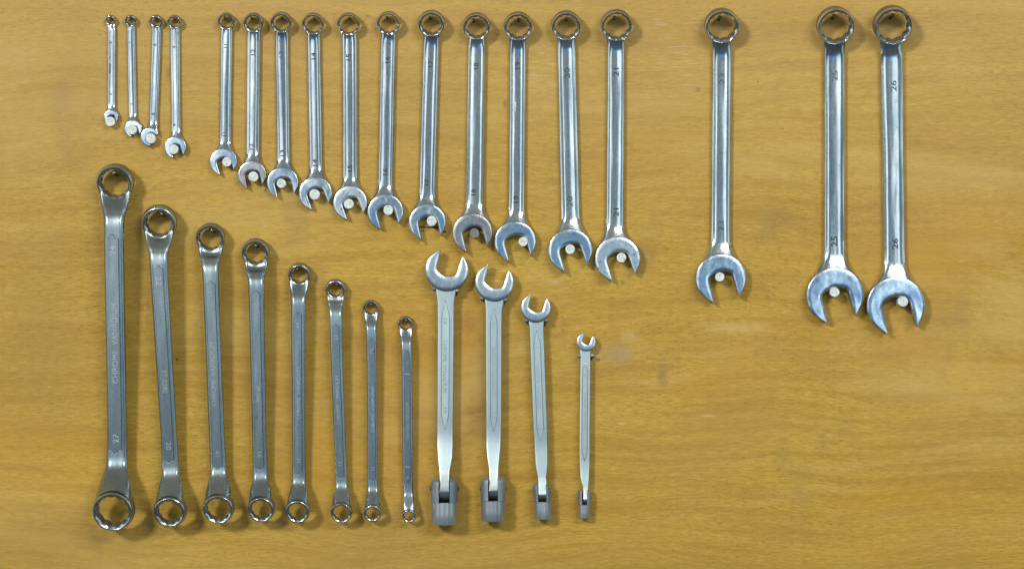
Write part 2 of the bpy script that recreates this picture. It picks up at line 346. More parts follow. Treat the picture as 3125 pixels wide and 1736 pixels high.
# open jaw in its own frame: a towards the opening, b across, measured in t (half the gap between the tips)
INNER = [(2.08, .985), (1.9, .975), (1.6, .96), (1.25, .945), (.9, .935), (.6, .93), (.46, .915), (.34, .86), (.24, .74), (.15, .58), (.08, .40), (.03, .2), (0, 0)]
def jaw(parent, tipL, tipR, d_front, d_back, mat, depth=2.06, Rk=1.9, ck=.55, shrink=0.07, taper=0.0, dome=0.0, hk=1.0, up=False, nstep=72):
    """tips are true places; returns centre of the outer arc and its radius"""
    tl, tr = np.array(tipL, float), np.array(tipR, float)
    M = (tl + tr) / 2; b = tr - tl; t = np.linalg.norm(b) / 2; b = b / np.linalg.norm(b)
    a = np.array([-b[1], b[0]])
    if up: a = -a
    root = M - a * depth * t
    c = root + a * ck * t; R = Rk * t
    inn = [(aa * depth / 2.06, -bb * hk) for aa, bb in INNER] + [(aa * depth / 2.06, bb * hk) for aa, bb in INNER[-2::-1]]
    inn = np.array(inn)
    seg = np.r_[0, np.cumsum(np.linalg.norm(np.diff(inn, axis=0), axis=1))]; seg /= seg[-1]
    amax = depth + .02
    phi0 = math.acos(min(1, max(-1, (amax - .03 - ck) / Rk)))
    rings = []
    for i in range(nstep + 1):
        s = i / nstep
        ia, ib = np.interp(s, seg, inn[:, 0]), np.interp(s, seg, inn[:, 1])
        ph = phi0 + (2 * math.pi - 2 * phi0) * s
        oa, ob = ck + Rk * math.cos(ph), -Rk * math.sin(ph)
        pull = max(0, (oa - .9) / 1.15) ** 2
        ob *= 1 - shrink * 1.4 * pull
        if s in (0.0, 1.0): oa, ob = depth - .07, math.copysign(1.15 * hk, ob)
        I = root + t * (a * ia + b * ib); O = root + t * (a * oa + b * ob)
        L = np.linalg.norm(O - I) + 1e-6
        e = min(.045 * t + .6, .3 * L)
        def pt(k, dd):
            p = I + (O - I) * k
            am = ia + (oa - ia) * k
            front = dd > (d_front + d_back) / 2
            dd2 = dd - (taper * t * max(0, am + .2) ** 1.5 / 3.0 if front else 0) - (dome * t * ((k - .5) * 2) ** 2 if front else 0)
            return (p[0], p[1], dd2)
        k1, k2 = e * .35 / L, e / L
        rings.append([pt(0, d_front - e * .9), pt(k1, d_front - e * .3), pt(k2, d_front), pt(.3, d_front), pt(.5, d_front), pt(.7, d_front), pt(1 - k2 * 1.3, d_front),
                      pt(1 - k1 * 1.2, d_front - e * .35), pt(1, d_front - e * 1.1), pt(1, d_back + e), pt(1 - k2, d_back), pt(.5, d_back), pt(k2, d_back), pt(0, d_back + e * .8)])
    vs, fs = loft(rings)
    link('open_jaw', vs, fs, mat, parent, sharp=50)
    return c, R, a

_text_cache = {}
def text_mesh(s):
    if s in _text_cache: return _text_cache[s]
    cu = bpy.data.curves.new('t', 'FONT'); cu.body = s; cu.size = 1.0; cu.align_x = 'CENTER'; cu.align_y = 'CENTER'
    cu.extrude = 0.04; cu.bevel_depth = 0.018; cu.bevel_resolution = 0; cu.resolution_u = 3; cu.offset = 0.0
    o = bpy.data.objects.new('t', cu); COL.objects.link(o)
    bpy.context.view_layer.update()
    me = bpy.data.meshes.new_from_object(o.evaluated_get(bpy.context.evaluated_depsgraph_get()))
    V = np.array([v.co[:] for v in me.vertices]); F = [tuple(p.vertices) for p in me.polygons]
    bpy.data.objects.remove(o); bpy.data.curves.remove(cu); bpy.data.meshes.remove(me)
    lo, hi = V.min(0), V.max(0)
    V[:, 0] -= (lo[0] + hi[0]) / 2; V[:, 1] -= (lo[1] + hi[1]) / 2
    V[:, 0] /= (hi[0] - lo[0]); V[:, 1] /= (hi[1] - lo[1])
    _text_cache[s] = (V, F); return V, F
def lettering(parent, name, s, x, y, length, cap, front, mat, tilt=0.0, down=False, height=1.0):
    """s running up the tool (or down it); front(y) gives the surface it stands on; tilt = dx per dy of the tool"""
    V, F = text_mesh(s)
    sg = 1 if down else -1
    out = []
    for vx, vy, vz in V:
        yy = y + sg * vx * length
        xx = x + sg * vy * cap + tilt * (yy - y)
        out.append((xx, yy, front(yy) + (vz / .058) * height))
    return link(name, out, F, mat, parent, sharp=30, recalc=False)

# ------------------------------------------------------------------ the board
def board():
    x0, x1, z0, z1, th = -1.1, 1.1, -0.75, 0.65, 0.02
    bm = bmesh.new()
    vs = [bm.verts.new(p) for p in ((x0, 0, z0), (x1, 0, z0), (x1, 0, z1), (x0, 0, z1), (x0, th, z0), (x1, th, z0), (x1, th, z1), (x0, th, z1))]
    for f in ((0, 1, 2, 3), (7, 6, 5, 4), (0, 4, 5, 1), (1, 5, 6, 2), (2, 6, 7, 3), (3, 7, 4, 0)): bm.faces.new([vs[i] for i in f])
    bmesh.ops.recalc_face_normals(bm, faces=bm.faces)
    bmesh.ops.bevel(bm, geom=list(bm.edges), offset=0.002, segments=2, affect='EDGES')
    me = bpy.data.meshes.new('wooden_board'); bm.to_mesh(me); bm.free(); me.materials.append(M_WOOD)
    o = bpy.data.objects.new('wooden_board', me); COL.objects.link(o)
    o['kind'] = 'structure'; o['label'] = 'yellow brown beech veneer board that all the wrenches hang on'
    return o
BOARD = board()

def mark_strip(name, pts, wd, mat):
    rg = []
    for i, (x, y) in enumerate(pts):
        k = wd * (.5 + .5 * random.Random(i * 7 + int(x)).random())
        rg.append([(x, y - k, .15), (x, y - k * .5, .5), (x, y + k * .5, .5), (x, y + k, .15)])
    vs, fs = loft(rg); return link(name, vs, fs, mat, BOARD, sharp=60)
mark_strip('pencil_line', [(1276 + 6 * i, 692.6 + .25 * i) for i in range(13)], 3.0, M_BLACK)
mark_strip('pencil_line', [(1278 + 4 * i, 705 + .1 * i) for i in range(5)], 1.6, M_BLACK)
mark_strip('pencil_line', [(1352 + 3 * i, 708 - .6 * i) for i in range(4)], 3.0, M_BLACK)

# ------------------------------------------------------------------ pegs and nails
def disc_rings(x, y, prof, n=28, dx=0.0, dy=0.0, wob=0.0, rng=None):
    rings = []
    ph = [rng.uniform(0, 6.28) for _ in range(3)] if rng else [0, 0, 0]
    for rad, dd in prof:
        out = []
        for i in range(n):
            th = 2 * math.pi * i / n
            k = 1 + wob * (math.sin(2 * th + ph[0]) * .5 + math.sin(3 * th + ph[1]) * .35 + math.sin(5 * th + ph[2]) * .3)
            out.append((x + dx * dd + rad * k * math.cos(th), y + dy * dd + rad * k * math.sin(th), dd))
        rings.append(out)
    return rings
def peg(px, py, r, top, label, grey=False):
    x, y = persp(px, py, top)
    rng = random.Random(int(px * 13 + py))
    r *= (1 - top / CAMP)
    prof = [(r * .93, -3), (r * .93, top * .5), (r * .96, top - 4), (r, top - 2.2), (r * .97, top - .8), (r * .9, top), (r * .52, top - .3), (r * .46, top - 1.6), (r * .28, top - 1.7), (r * .22, top - .4), (r * .1, top - .4)]
    rings = disc_rings(x, y, prof, wob=0.028, rng=rng)
    vs, fs = loft(rings)
    o = link('peg', vs, fs, M_PEGGREY if grey else M_PEG, None, at=(x, y, 0), sharp=40)
    o['label'] = label; o['category'] = 'peg'; o['group'] = 'round pegs under the upper wrenches'
    return o
def nail(px, py, top, label, group, r=3.4, head=6.0, lean=(0.0, -0.10), seen=None):
    x, y = persp(px, py, top)
    x -= lean[0] * top; y -= lean[1] * top      # foot on the board
    t = thing('nail', label, 'nail', x, y, 0, group)
    vs, fs = loft(disc_rings(x, y, [(r, -4), (r, top * .5), (r, top - 2)], 14, lean[0], lean[1])); link('nail_shaft', vs, fs, M_NAIL, t)
    vs, fs = loft(disc_rings(x, y, [(r, top - 4), (head, top - 2.2), (head, top - 1), (head * .8, top), (head * .3, top + .4)], 16, lean[0], lean[1], .02, random.Random(int(px)))); link('nail_head', vs, fs, M_NAILHEAD, t)
    return t

# ------------------------------------------------------------------ combination wrenches of the upper row
WORDS = {6: 'six', 7: 'seven', 8: 'eight', 9: 'nine', 10: 'ten', 11: 'eleven', 12: 'twelve', 13: 'thirteen', 14: 'fourteen', 15: 'fifteen', 16: 'sixteen', 17: 'seventeen', 18: 'eighteen', 19: 'nineteen', 20: 'twenty', 21: 'twenty-one', 22: 'twenty-two', 23: 'twenty-three', 24: 'twenty-four', 25: 'twenty-five', 26: 'twenty-six', 27: 'twenty-seven'}
UP = 'chrome combination wrenches hanging in the upper row'
def combo(size, ringc, R, r, top_edges, bot_edges, tips, label, marks, pegp=None, mat=None, jawmat=None, word=None, jk=None, dark=True, ringT=.84, tilt=21, twist=0.0, grey=False):
    """all arguments in photo px; top_edges / bot_edges = (left, right, y) of the shank"""
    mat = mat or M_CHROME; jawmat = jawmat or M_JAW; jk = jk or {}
    T = ringT * R; tau = math.radians(tilt)
    wid = (top_edges[1] - top_edges[0] + bot_edges[1] - bot_edges[0]) / 2
    th = .31 * wid + 2.5; back = 3.5; front = back + th
    dc = T / 2 * math.cos(tau) + R * math.sin(tau) + 1.5 + .03 * R       # ring back edge just clears the board
    face = T / 2 * math.cos(tau)
    # seen ring centre is the centre of the front face
    fx, fy = persp(ringc[0], ringc[1], dc + face)
    x0, y0 = fx, fy - T / 2 * math.sin(tau)
    t = thing('combination_wrench', label, 'wrench', x0, y0, 0, UP)
    kf = 1 - (dc + face) / CAMP
    R *= kf; r *= kf
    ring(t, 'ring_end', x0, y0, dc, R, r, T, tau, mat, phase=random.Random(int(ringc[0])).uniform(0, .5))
    # jaw
    RJ0 = jk.get('Rk', 1.9) * math.hypot(tips[1][0] - tips[0][0], tips[1][1] - tips[0][1]) / 2
    jf, jb = front + 1.2 + .165 * RJ0, back - 2.5
    tl, tr = persp(*tips[0], jf), persp(*tips[1], jf)
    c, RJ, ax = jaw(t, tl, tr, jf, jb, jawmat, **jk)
    # shank
    e = [persp(q, ye, front) for ed in (top_edges, bot_edges) for q in (ed[0], ed[1]) for ye in (ed[2],)]
    cA = ((e[0][0] + e[1][0]) / 2, e[0][1]); hA = (e[1][0] - e[0][0]) / 2
    cB = ((e[2][0] + e[3][0]) / 2, e[2][1]); hB = (e[3][0] - e[2][0]) / 2
    slope = (cB[0] - cA[0]) / (cB[1] - cA[1])
    def cxs(y): return cA[0] + slope * (y - cA[1])
    def hws(y): return float(np.interp(y, [cA[1], cB[1]], [hA, hB]))
    rimf = dc + face - R * math.sin(tau)      # front of the ring at its lower edge
    rimb = dc - face - R * math.sin(tau)
    st = []   # (y, cx, hw, wf, wb, k)
    h0 = max(.70 * R, min(hA * 1.02, .86 * R))
    for s, k in ((.90, 1), (.97, .95), (1.05, .85), (1.14, .7), (1.25, .5), (1.38, .32), (1.55, .15), (1.75, .05), (1.95, 0), (2.15, 0), (2.4, 0)):
        y = y0 + s * R
        q = max(0, min(1, (2.0 - s) / 1.1))
        hh = hws(y) + (h0 - hws(y)) * max(0, min(1, (1.5 - s) / .6)) ** 2
        wf = front + (rimf - .14 * T - front) * q ** 2.0
        wb = back + (max(1.5, rimb + .12 * T) - back) * q ** 2
        xx = x0 + (cxs(y) - x0) * min(1, (s - .9) / .7) if s < 1.6 else cxs(y)
        st.append((y, xx, hh, wf, wb, k, max(0, min(1, (1.5 - s) / .5))))
    ye = c[1] - 1.5 * RJ
    ys = st[-1][0]
    for i in range(1, 14):
        y = ys + (ye - ys) * i / 14
        st.append((y, cxs(y), hws(y), front, back, 0, 0))
    D = [1.55, 1.2, .97, .73, .5, .42]; G = [0, .125, .345, .69, .98, 1.03]; H = [0, .30, .66, 0.99, 1.0, 1.0]
    for dd in (1.5, 1.4, 1.3, 1.2, 1.12, 1.04, .97, .90, .83, .76, .69, .62, .55, .50, .45):
        y = c[1] - dd * RJ
        g = smooth_interp(D[::-1], G[::-1], dd, .10); hq = smooth_interp(D[::-1], H[::-1], dd, .18)
        xx = cxs(y) + (c[0] - cxs(y)) * min(1, max(0, (1.35 - dd) / .85)) ** 1.3
        hw = hws(y) + (.88 * RJ - hws(y)) * g
        st.append((y, xx, hw, front + (jf - 1.0 - front) * hq, back + (jb + 1.5 - back) * hq, 0, max(0, min(1, (1.48 - dd) / .28))))
    rv = random.Random(size * 31 + 5); cf, wfc = rv.uniform(.35, 1.7), rv.uniform(.86, 1.12)
    prof = [(v * (wfc if v < .9 else 1), d_ * (cf if v < .55 else 1)) for v, d_ in PROF_BEVEL]
    rings = []
    Ra = .90 * R
    for y, xx, hw, wf, wb, k, fl in st:
        out = []
        for v, ww in section(blend(prof, PROF_FLARE if y > y0 + 4 * R else PROF_ROUND, fl), hw, wf, wb, twist if k < .3 else 0):
            # bevel keeps the shank's own width where the end flares
            off = k * (math.sqrt(max(0, Ra * Ra - min(abs(v), Ra * .999) ** 2)) - Ra)
            out.append((xx + v, y - v * slope + off, ww))
        rings.append(out)
    vs, fs = loft(rings, split=(0,))
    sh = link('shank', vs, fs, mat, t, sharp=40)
    for (s, mx, my, ln, cap, dk) in marks:
        xx, yy = persp(mx, my, front)
        lettering(sh, 'size_mark' if s != word else 'lettering', s, xx, yy, ln, cap, lambda q: front - .15, M_DARKMARK if dk else M_MIDMARK, -slope * 0 + slope, height=.8)
    # the nail it hangs from
    lab = label_nail[size]
    nail(ringc[0] + nail_dx.get(size, 0) * R, ringc[1] - r * .78, dc - 3, lab, 'nails holding the upper row', r=max(2.2, .055 * R + 1.2), head=max(2.9, .065 * R + 1.9))
    if pegp:
        peg(pegp[0], pegp[1], pegp[2], jf + 7, 'dull grey peg in the jaw of the combination wrench stamped eighteen' if grey else peg_label[size], grey)
    if size == 19:
        rg = random.Random(5)
        for (mx, my, ry) in ((1572, 322, 13), (1570, 336, 7)):
            xx, yy = persp(mx, my, front)
            vs, fs = loft([[(p[0], yy + (p[1] - yy) * ry / 5.0, p[2]) for p in q] for q in disc_rings(xx, yy, [(4.4, front - .6), (3.8, front + .2), (2.0, front + .35)], 18, 0, 0, .2, rg)]); link('paint_smudge', vs, fs, M_PAINT, sh)
    return t

nail_dx = {11: -.15, 12: -.15, 13: .12, 14: .12, 15: .1, 16: -.12, 17: -.1, 18: -.2, 19: .02, 20: .02, 21: -.15, 23: -.15, 25: -.12, 26: -.05}
SMALLN = {6: 'shortest', 7: 'second shortest', 8: 'third shortest', 9: 'fourth shortest'}
label_nail = {k: 'nail through the ring of the combination wrench stamped %s' % WORDS[k] for k in (11, 12, 13, 14, 15, 16, 17, 18, 19, 20, 21, 23, 25, 26)}
peg_label = {k: 'white round peg in the jaw of the combination wrench stamped %s' % WORDS[k] for k in label_nail}
for k, v in SMALLN.items():
    label_nail[k] = 'nail through the ring of the %s combination wrench' % v
    peg_label[k] = 'white round peg in the jaw of the %s combination wrench' % v

combo(6, (336.3, 64.6), 15.8, 11.1, (327, 352.1, 154), (327, 351.4, 288), ((332.7, 376.2), (353.9, 370.4)),
      'shortest chrome combination wrench, in the cluster of four little ones',
      [('6', 337.7, 130.7, 6, 8, True), ('XZNAZ', 335.3, 209.5, 32, 6, True), ('6', 337, 288, 6, 8, False)], (336, 371.4, 15), word='XZNAZ', twist=.05, jk=dict(Rk=2.0))
combo(7, (398, 66), 17.4, 12.7, (388, 412.5, 154), (391.7, 415.8, 322), ((399.8, 416.2), (425, 408.4)),
      'second shortest chrome combination wrench, between the shortest and a twisted-jaw one',
      [('7', 397.4, 130, 6, 9, True), ('7', 404, 318.5, 6, 9, True)], (402.7, 396, 15.3), twist=-.05, jk=dict(Rk=2.0))
combo(8, (474.5, 68), 19.5, 14, (461.1, 488.6, 154), (455.4, 482.5, 322), ((459.5, 443.5), (481, 410.5)),
      'little chrome combination wrench with its open jaw turned sharply aside',
      [('8', 472.8, 138, 8, 10, False), ('8', 467.8, 348.6, 8, 10, False)], (459.4, 422.8, 16), jk=dict(depth=1.15, Rk=1.45, ck=.35, hk=.82), twist=.02)
combo(9, (531.5, 70.3), 21, 15.8, (519.1, 547.6, 154), (522.1, 549.6, 355), ((526, 480.5), (558.5, 470.5)),
      'longest of the four little chrome combination wrenches, stamped nine',
      [('9', 531.5, 144.7, 8, 10, False), ('9', 533.2, 381.5, 8, 10, False)], (529.5, 456, 15), jk=dict(hk=.92, Rk=1.95))
SOLO = {11: 'chrome combination wrench stamped eleven, next to the gap after the four little ones',
        12: 'chrome combination wrench stamped twelve with a dull browned jaw',
        13: 'chrome combination wrench stamped thirteen, between the twelve and the fourteen',
        14: 'chrome combination wrench stamped fourteen, between the thirteen and the fifteen',
        15: 'chrome combination wrench stamped fifteen, black grease on its jaw',
        16: 'chrome combination wrench stamped sixteen, between the fifteen and the seventeen',
        17: 'chrome combination wrench stamped seventeen, its jaw over a dark line on the board',
        18: 'chrome combination wrench stamped eighteen, its dull worn jaw round a grey peg',
        19: 'chrome combination wrench stamped nineteen with a white smudge on its shank',
        20: 'chrome combination wrench stamped twenty, between the nineteen and the twenty-one',
        21: 'chrome combination wrench stamped twenty-one, greasy jaw, last before the wide gap',
        23: 'chrome combination wrench stamped twenty-three, hanging alone with bare board either side',
        25: 'chrome combination wrench stamped twenty-five, next to the largest one',
        26: 'largest chrome combination wrench, stamped twenty-six, at the end of the row'}
def full(n, ringc, R, r, te, be, tips, m0, m1, pg, **kw):
    wd = te[1] - te[0]; s = str(n)
    cap = kw.pop('cap', .27 * wd); ln = kw.pop('ln', .50 * wd + 2)
    d0, d1 = kw.pop('dk', (True, True))
    combo(n, ringc, R, r, te, be, tips, SOLO[n], [(s, *m0, ln, cap, d0), (s, *m1, ln, cap, d1)], pg, **kw)
full(11, (689.4, 68.7), 25.5, 20, (672.5, 707.7, 139), (670.2, 704.6, 352), ((670.9, 533.6), (713.6, 519.3)), (688.7, 141.6), (684.7, 410.5), (692.3, 494.4, 14.7), ln=11, cap=10, jk=dict(Rk=1.85), twist=-.02)
full(12, (772.5, 73.4), 29.5, 23, (752.8, 792.7, 162.5), (751, 790.8, 352), ((753.5, 575), (800.3, 564.5)), (771.4, 160), (767, 448), (773, 539.5, 15.7), cap=12, ln=19, mat=M_CHROME, jawmat=M_WORN, dk=(False, False), twist=.02, jk=dict(Rk=1.8))
full(13, (857.3, 72.7), 31.5, 25, (840, 879.4, 162.5), (843, 881.8, 352), ((846.7, 603.2), (897.7, 590)), (857.3, 167), (861, 468), (858.5, 560.2, 14.3), cap=12, ln=19, dk=(False, True), twist=-.03, jk=dict(Rk=1.82))
full(14, (954.7, 77), 32.5, 26.6, (937, 977, 162.5), (940.5, 980, 352), ((950.7, 638.8), (1002.2, 619.8)), (956.6, 172), (960.7, 496.8), (960, 593.7, 16.3), cap=13, ln=21, twist=.03, jk=dict(Rk=1.85))
full(15, (1062.7, 77.7), 33.8, 28.5, (1043.7, 1088.6, 210), (1044.6, 1088.6, 352), ((1057.2, 668.9), (1109.5, 649.2)), (1063.9, 175.6), (1067.9, 514.5), (1064.3, 622.6, 15.4), cap=15, ln=20, twist=-.01, jawmat=M_GREASY, jk=dict(Rk=1.86, hk=.95))
full(16, (1185, 75.1), 34.7, 29.3, (1159.4, 1205, 210), (1157, 1202, 352), ((1160, 698.6), (1217, 682)), (1182, 183.5), (1175.3, 524.7), (1184.8, 641.6, 15.2), cap=14, ln=20, twist=-.03, jk=dict(Rk=1.86, hk=.95))
full(17, (1316.2, 77), 40, 31, (1288.9, 1337.6, 210), (1284.8, 1334, 352), ((1284, 734), (1347, 718.8)), (1313.8, 195.3), (1302.6, 555.6), (1317.4, 674.8, 15.4), cap=13, ln=21, twist=-.02, jk=dict(Rk=1.75, hk=.95))
full(18, (1454.1, 85.4), 41, 32.6, (1427.5, 1479.8, 210), (1425, 1478, 352), ((1422, 771.2), (1489, 753)), (1452.5, 202.5), (1444.9, 587.2), (1448, 712, 15), cap=14, ln=19, twist=.03, jawmat=M_WORN, grey=True, jk=dict(Rk=1.76, hk=.95))
full(19, (1581.3, 85.4), 42.8, 35, (1554.2, 1604.6, 210), (1553.5, 1603, 352), ((1552, 801.4), (1622.7, 781)), (1579.6, 200.6), (1574.9, 608.5), (1596.7, 737.6, 14.5), cap=17, ln=23, twist=.0, jk=dict(Rk=1.72, hk=.94))
full(20, (1728.2, 83.7), 44.5, 35.6, (1703.2, 1757.9, 210), (1705.6, 1762, 352), ((1721, 831.3), (1793.8, 809)), (1730.5, 223.2), (1738.7, 615.2), (1740, 760.8, 14.8), cap=18, ln=33, dk=(False, False), twist=-.01, jk=dict(Rk=1.77, hk=.93))
full(21, (1882.1, 83), 46.8, 39, (1853, 1907, 210), (1851.7, 1906.4, 352), ((1866.4, 857.8), (1939.7, 834)), (1880.2, 220.8), (1880.4, 648.2), (1896.6, 786.5, 14.8), cap=16, ln=25, twist=-.015, jawmat=M_GREASY, jk=dict(Rk=1.8, hk=.94))
full(23, (2204.5, 85.2), 52.3, 42, (2173.5, 2232.2, 266), (2172, 2231, 450), ((2175.3, 924.4), (2258.3, 902.8)), (2203, 241.4), (2199.9, 689.2), (2196.8, 845.3, 14.3), cap=18, ln=33, dk=(False, False), twist=.015, jk=dict(Rk=1.80, hk=.94))
full(25, (2552, 84.6), 56.5, 46.5, (2515, 2579.6, 266), (2515, 2579.6, 450), ((2522.7, 982.2), (2611.9, 958.2)), (2547.3, 231.5), (2545.8, 736.8), (2547.3, 891.5, 15), cap=19, ln=32, dk=(False, True), twist=.03, jk=dict(Rk=1.9, hk=.97))
full(26, (2727.2, 83.6), 58.3, 47.6, (2688.7, 2757.3, 266), (2693.3, 2758, 450), ((2707.2, 1016.6), (2801, 991)), (2727.2, 262.9), (2731.8, 743.9), (2755.8, 920.4, 16), cap=18, ln=33, dk=(False, True), twist=.02, jk=dict(Rk=1.84, hk=.95))

# ------------------------------------------------------------------ double-ended ring wrenches of the lower row
RW = 'satin double ring wrenches hanging in the lower row'
def ring_wrench(topc, R1, r1, botc, R2, r2, hstat, band1, band2, panel, label, naillabel, marks, naildx=0.1, cup=True, scoop=False, facet=False):
    """hstat: (y, left, right) along the handle; band1/band2: y where the necks meet the handle; panel: (y0, y1, dv, halfwidth)"""
    tau = math.radians(15); ct, st_ = math.cos(tau), math.sin(tau)
    T1, T2 = .86 * R1, .84 * R2
    wid = np.mean([q[2] - q[1] for q in hstat]); th = .36 * wid + 3
    d1 = T1 / 2 * ct + R1 * st_ + 1.5
    k = R1 / 55
    ht = d1 + .78 * R1                      # middle of the handle where it leaves the upper neck
    hb = th / 2 + 8 + 12 * k                # and where it meets the lower neck
    d2 = hb + .80 * R2
    # true places
    X1, Y1 = persp(topc[0], topc[1], d1 + T1 / 2 * ct); Y1 -= T1 / 2 * st_
    X2, Y2 = persp(botc[0], botc[1], d2 + T2 / 2 * ct); Y2 -= T2 / 2 * st_
    yb1 = persp(0, band1, ht)[1]; yb2 = persp(0, band2, hb)[1]
    def hmid(y): return float(np.interp(y, [yb1, yb2], [ht, hb]))
    HS = []
    for (y, a, b) in hstat:
        f = hmid(y) + th / 2
        (xa, yy), (xb, _) = persp(a, y, f), persp(b, y, f); HS.append((yy, (xa + xb) / 2, (xb - xa) / 2))
    t = thing('ring_wrench', label, 'wrench', X1, Y1, 0, RW)
    ring(t, 'ring_end', X1, Y1, d1, R1, r1, T1, tau, M_RIM, phase=.13, chamfer=1.09)
    ring(t, 'ring_end', X2, Y2, d2, R2, r2, T2, tau, M_RIM, phase=.31, chamfer=1.10)
    hy = [q[0] for q in HS]; hx = [q[1] for q in HS]; hh = [q[2] for q in HS]
    def edge_x(y):
        s0 = (hx[-1] - hx[0]) / (hy[-1] - hy[0])
        if y < hy[0]:
            lin = hx[0] + s0 * (y - hy[0]); u = (y - Y1) / (hy[0] - Y1); u = max(0, min(1, u)); return X1 + (lin - X1) * u ** .7 if u < 1 else lin
        if y > hy[-1]:
            u = max(0, min(1, (Y2 - y) / (Y2 - hy[-1]))); lin = hx[-1] + s0 * (y - hy[-1]); return X2 + (lin - X2) * u ** .8
        return float(np.interp(y, hy, hx))
    slope = (hx[-1] - hx[0]) / (hy[-1] - hy[0])
    h1, h2 = hh[0], hh[-1]
    # rise of the necks
    fr1 = d1 + T1 / 2 * ct                       # ring front at its centre
    lip = fr1 - .84 * R1 * st_ + .07 * T1
    Yf = Y1 + T1 / 2 * st_                       # centre of the front face of the upper ring
    RHO = .835 * R1
    s_a = (yb1 - Yf) / R1                        # neck meets handle here (in ring radii)
    fr2 = d2 + T2 / 2 * ct
    lip2 = fr2 + R2 * st_ * .95 - .16 * T2
    s_b = (Y2 - yb2) / R2
    f1, f2 = ht + th / 2, hb + th / 2
    def front(y):
        base = float(np.interp(y, [yb1, yb2], [f1, f2]))
        return base
    stn = []
    rw = .30
    for s in [.82, .88, .95, 1.02, 1.1, 1.18, 1.26, 1.34, 1.42, 1.5, 1.58, 1.66, 1.74, 1.82, 1.9, 1.98, 2.06, 2.14, 2.22, 2.32, 2.45, 2.6]:
        if s > s_a + .75: break
        y = Yf + s * R1
        wf = smooth_interp([.82, s_a, s_a + 2], [lip, f1 , f1 - 2 * R1 * (f1 - f2) / (yb2 - yb1)], s, min(.72, max(.02, s - .84)))
        sc = max(0, min(1, (s - .86) / .06)) * max(0, min(1, (1.34 - s) / .12)) * .07 * R1 if scoop else 0
        q = max(0, min(1, (s - .82) / (s_a - .82)))
        hw = .93 * R1 + (h1 - .93 * R1) * min(1, q * 1.02) ** .85
        hw = smooth_interp([.3, .82, s_a + .05, 4], [.95 * R1, .905 * R1, h1, h1], s, .02 if s < .85 else .22)
        thk = (.62 * T1) * (1 - q) + th * q
        stn.append((y, edge_x(y), hw, wf - sc, wf - thk, max(0, 1 - (s - .82) / .75), 'top'))
    y0s = stn[-1][0]
    bot = []
    for s in [.90, .96, 1.03, 1.1, 1.2, 1.3, 1.4, 1.5, 1.6, 1.7, 1.8, 1.9, 2.0, 2.1, 2.2, 2.3, 2.4, 2.52, 2.66, 2.8, 2.95, 3.1, 3.3, 3.5]:
        if s > s_b + .62: break
        y = Y2 - s * R2
        wf = smooth_interp([.95, s_b, s_b + 3], [lip2, f2, f2 + 3 * R2 * (f1 - f2) / (yb2 - yb1)], s, min(.66, max(.02, s - .97)))
        q = max(0, min(1, (s - .95) / (s_b - .95)))
        hw = smooth_interp([.2, .95, s_b, 5], [.97 * R2, .90 * R2, h2, h2], s, .35 if s > 1.1 else .05)
        thk = (.60 * T2) * (1 - q) + th * q
        bot.append((y, edge_x(y), hw, wf, wf - thk, max(0, 1 - (s - .90) / .85), 'bot'))
    y1s = bot[-1][0]
    for i in range(1, 18):
        y = y0s + (y1s - y0s) * i / 18
        stn.append((y, edge_x(y), float(np.interp(y, hy, hh)), front(y), front(y) - th, 0, 'mid'))
    stn += bot[::-1]
    rings = []
    for y, xx, hw, wf, wb, kk, z in stn:
        out = []
        for v, ww in section(PROF_NECK, hw, wf, wb):
            if z == 'top':      # follows the ring's lower half
                off = kk * (math.sqrt(max(RHO * RHO - v * v, (.40 * R1) ** 2)) - RHO)
                ww -= off * st_ * kk
            elif z == 'bot':
                Ra = .955 * R2; e = min(Ra * .9999, abs(v)); off = -kk * (math.sqrt(Ra * Ra - e * e) - .90 * R2)
                if kk < 1: off = -kk * (math.sqrt(Ra * Ra - e * e) - Ra)
                if facet and ww > (wf + wb) / 2:
                    fk = max(0, min(1, (s_b - (Y2 - y) / R2) / (.5 * s_b)))
                    ww -= .24 * fk * max(0, abs(v) - (.16 + .12 * fk) * hw)
                ww -= max(0, off) * st_ * kk
            else: off = 0
            out.append((xx + v, y - v * slope * (1 if z == 'mid' else 0) + off, ww))
        rings.append(out)
    vs, fs = loft(rings, split=(0, 1))
    hd = link('handle', vs, fs, M_SATIN, t, sharp=42)
    # raised panel along the handle with a thin groove round it
    py0, py1, pdv, phw = panel
    (_, a0), (_, a1) = persp(0, py0, front(py0)), persp(0, py1, front(py1))
    def outline(grow):
        hwp = phw + grow; L0, L1 = a0 - grow, a1 + grow
        q = hwp
        if cup:
            e = [(0, 0), (.22, .06), (.36, .25), (.42, .48), (.55, .60), (.78, .58), (1, .62)]
            top = [(v * q, L0 + yy * q * 1.0) for v, yy in e]
            bt = [(v * q, L1 - yy * q * 1.0) for v, yy in e]
        else:
            e = [(0, 0), (.25, .05), (.45, .3), (.65, 1.1), (.85, 2.2), (1, 3.6)]
            top = [(v * q, L0 + yy * q) for v, yy in e]; bt = [(v * q, L1 - yy * q) for v, yy in e]
        right = top + [(q, top[-1][1] + (bt[-1][1] - top[-1][1]) * i / 10) for i in range(1, 10)] + bt[::-1]
        left = [(-v, yy) for v, yy in right[::-1] if v > 1e-6]
        return right + left
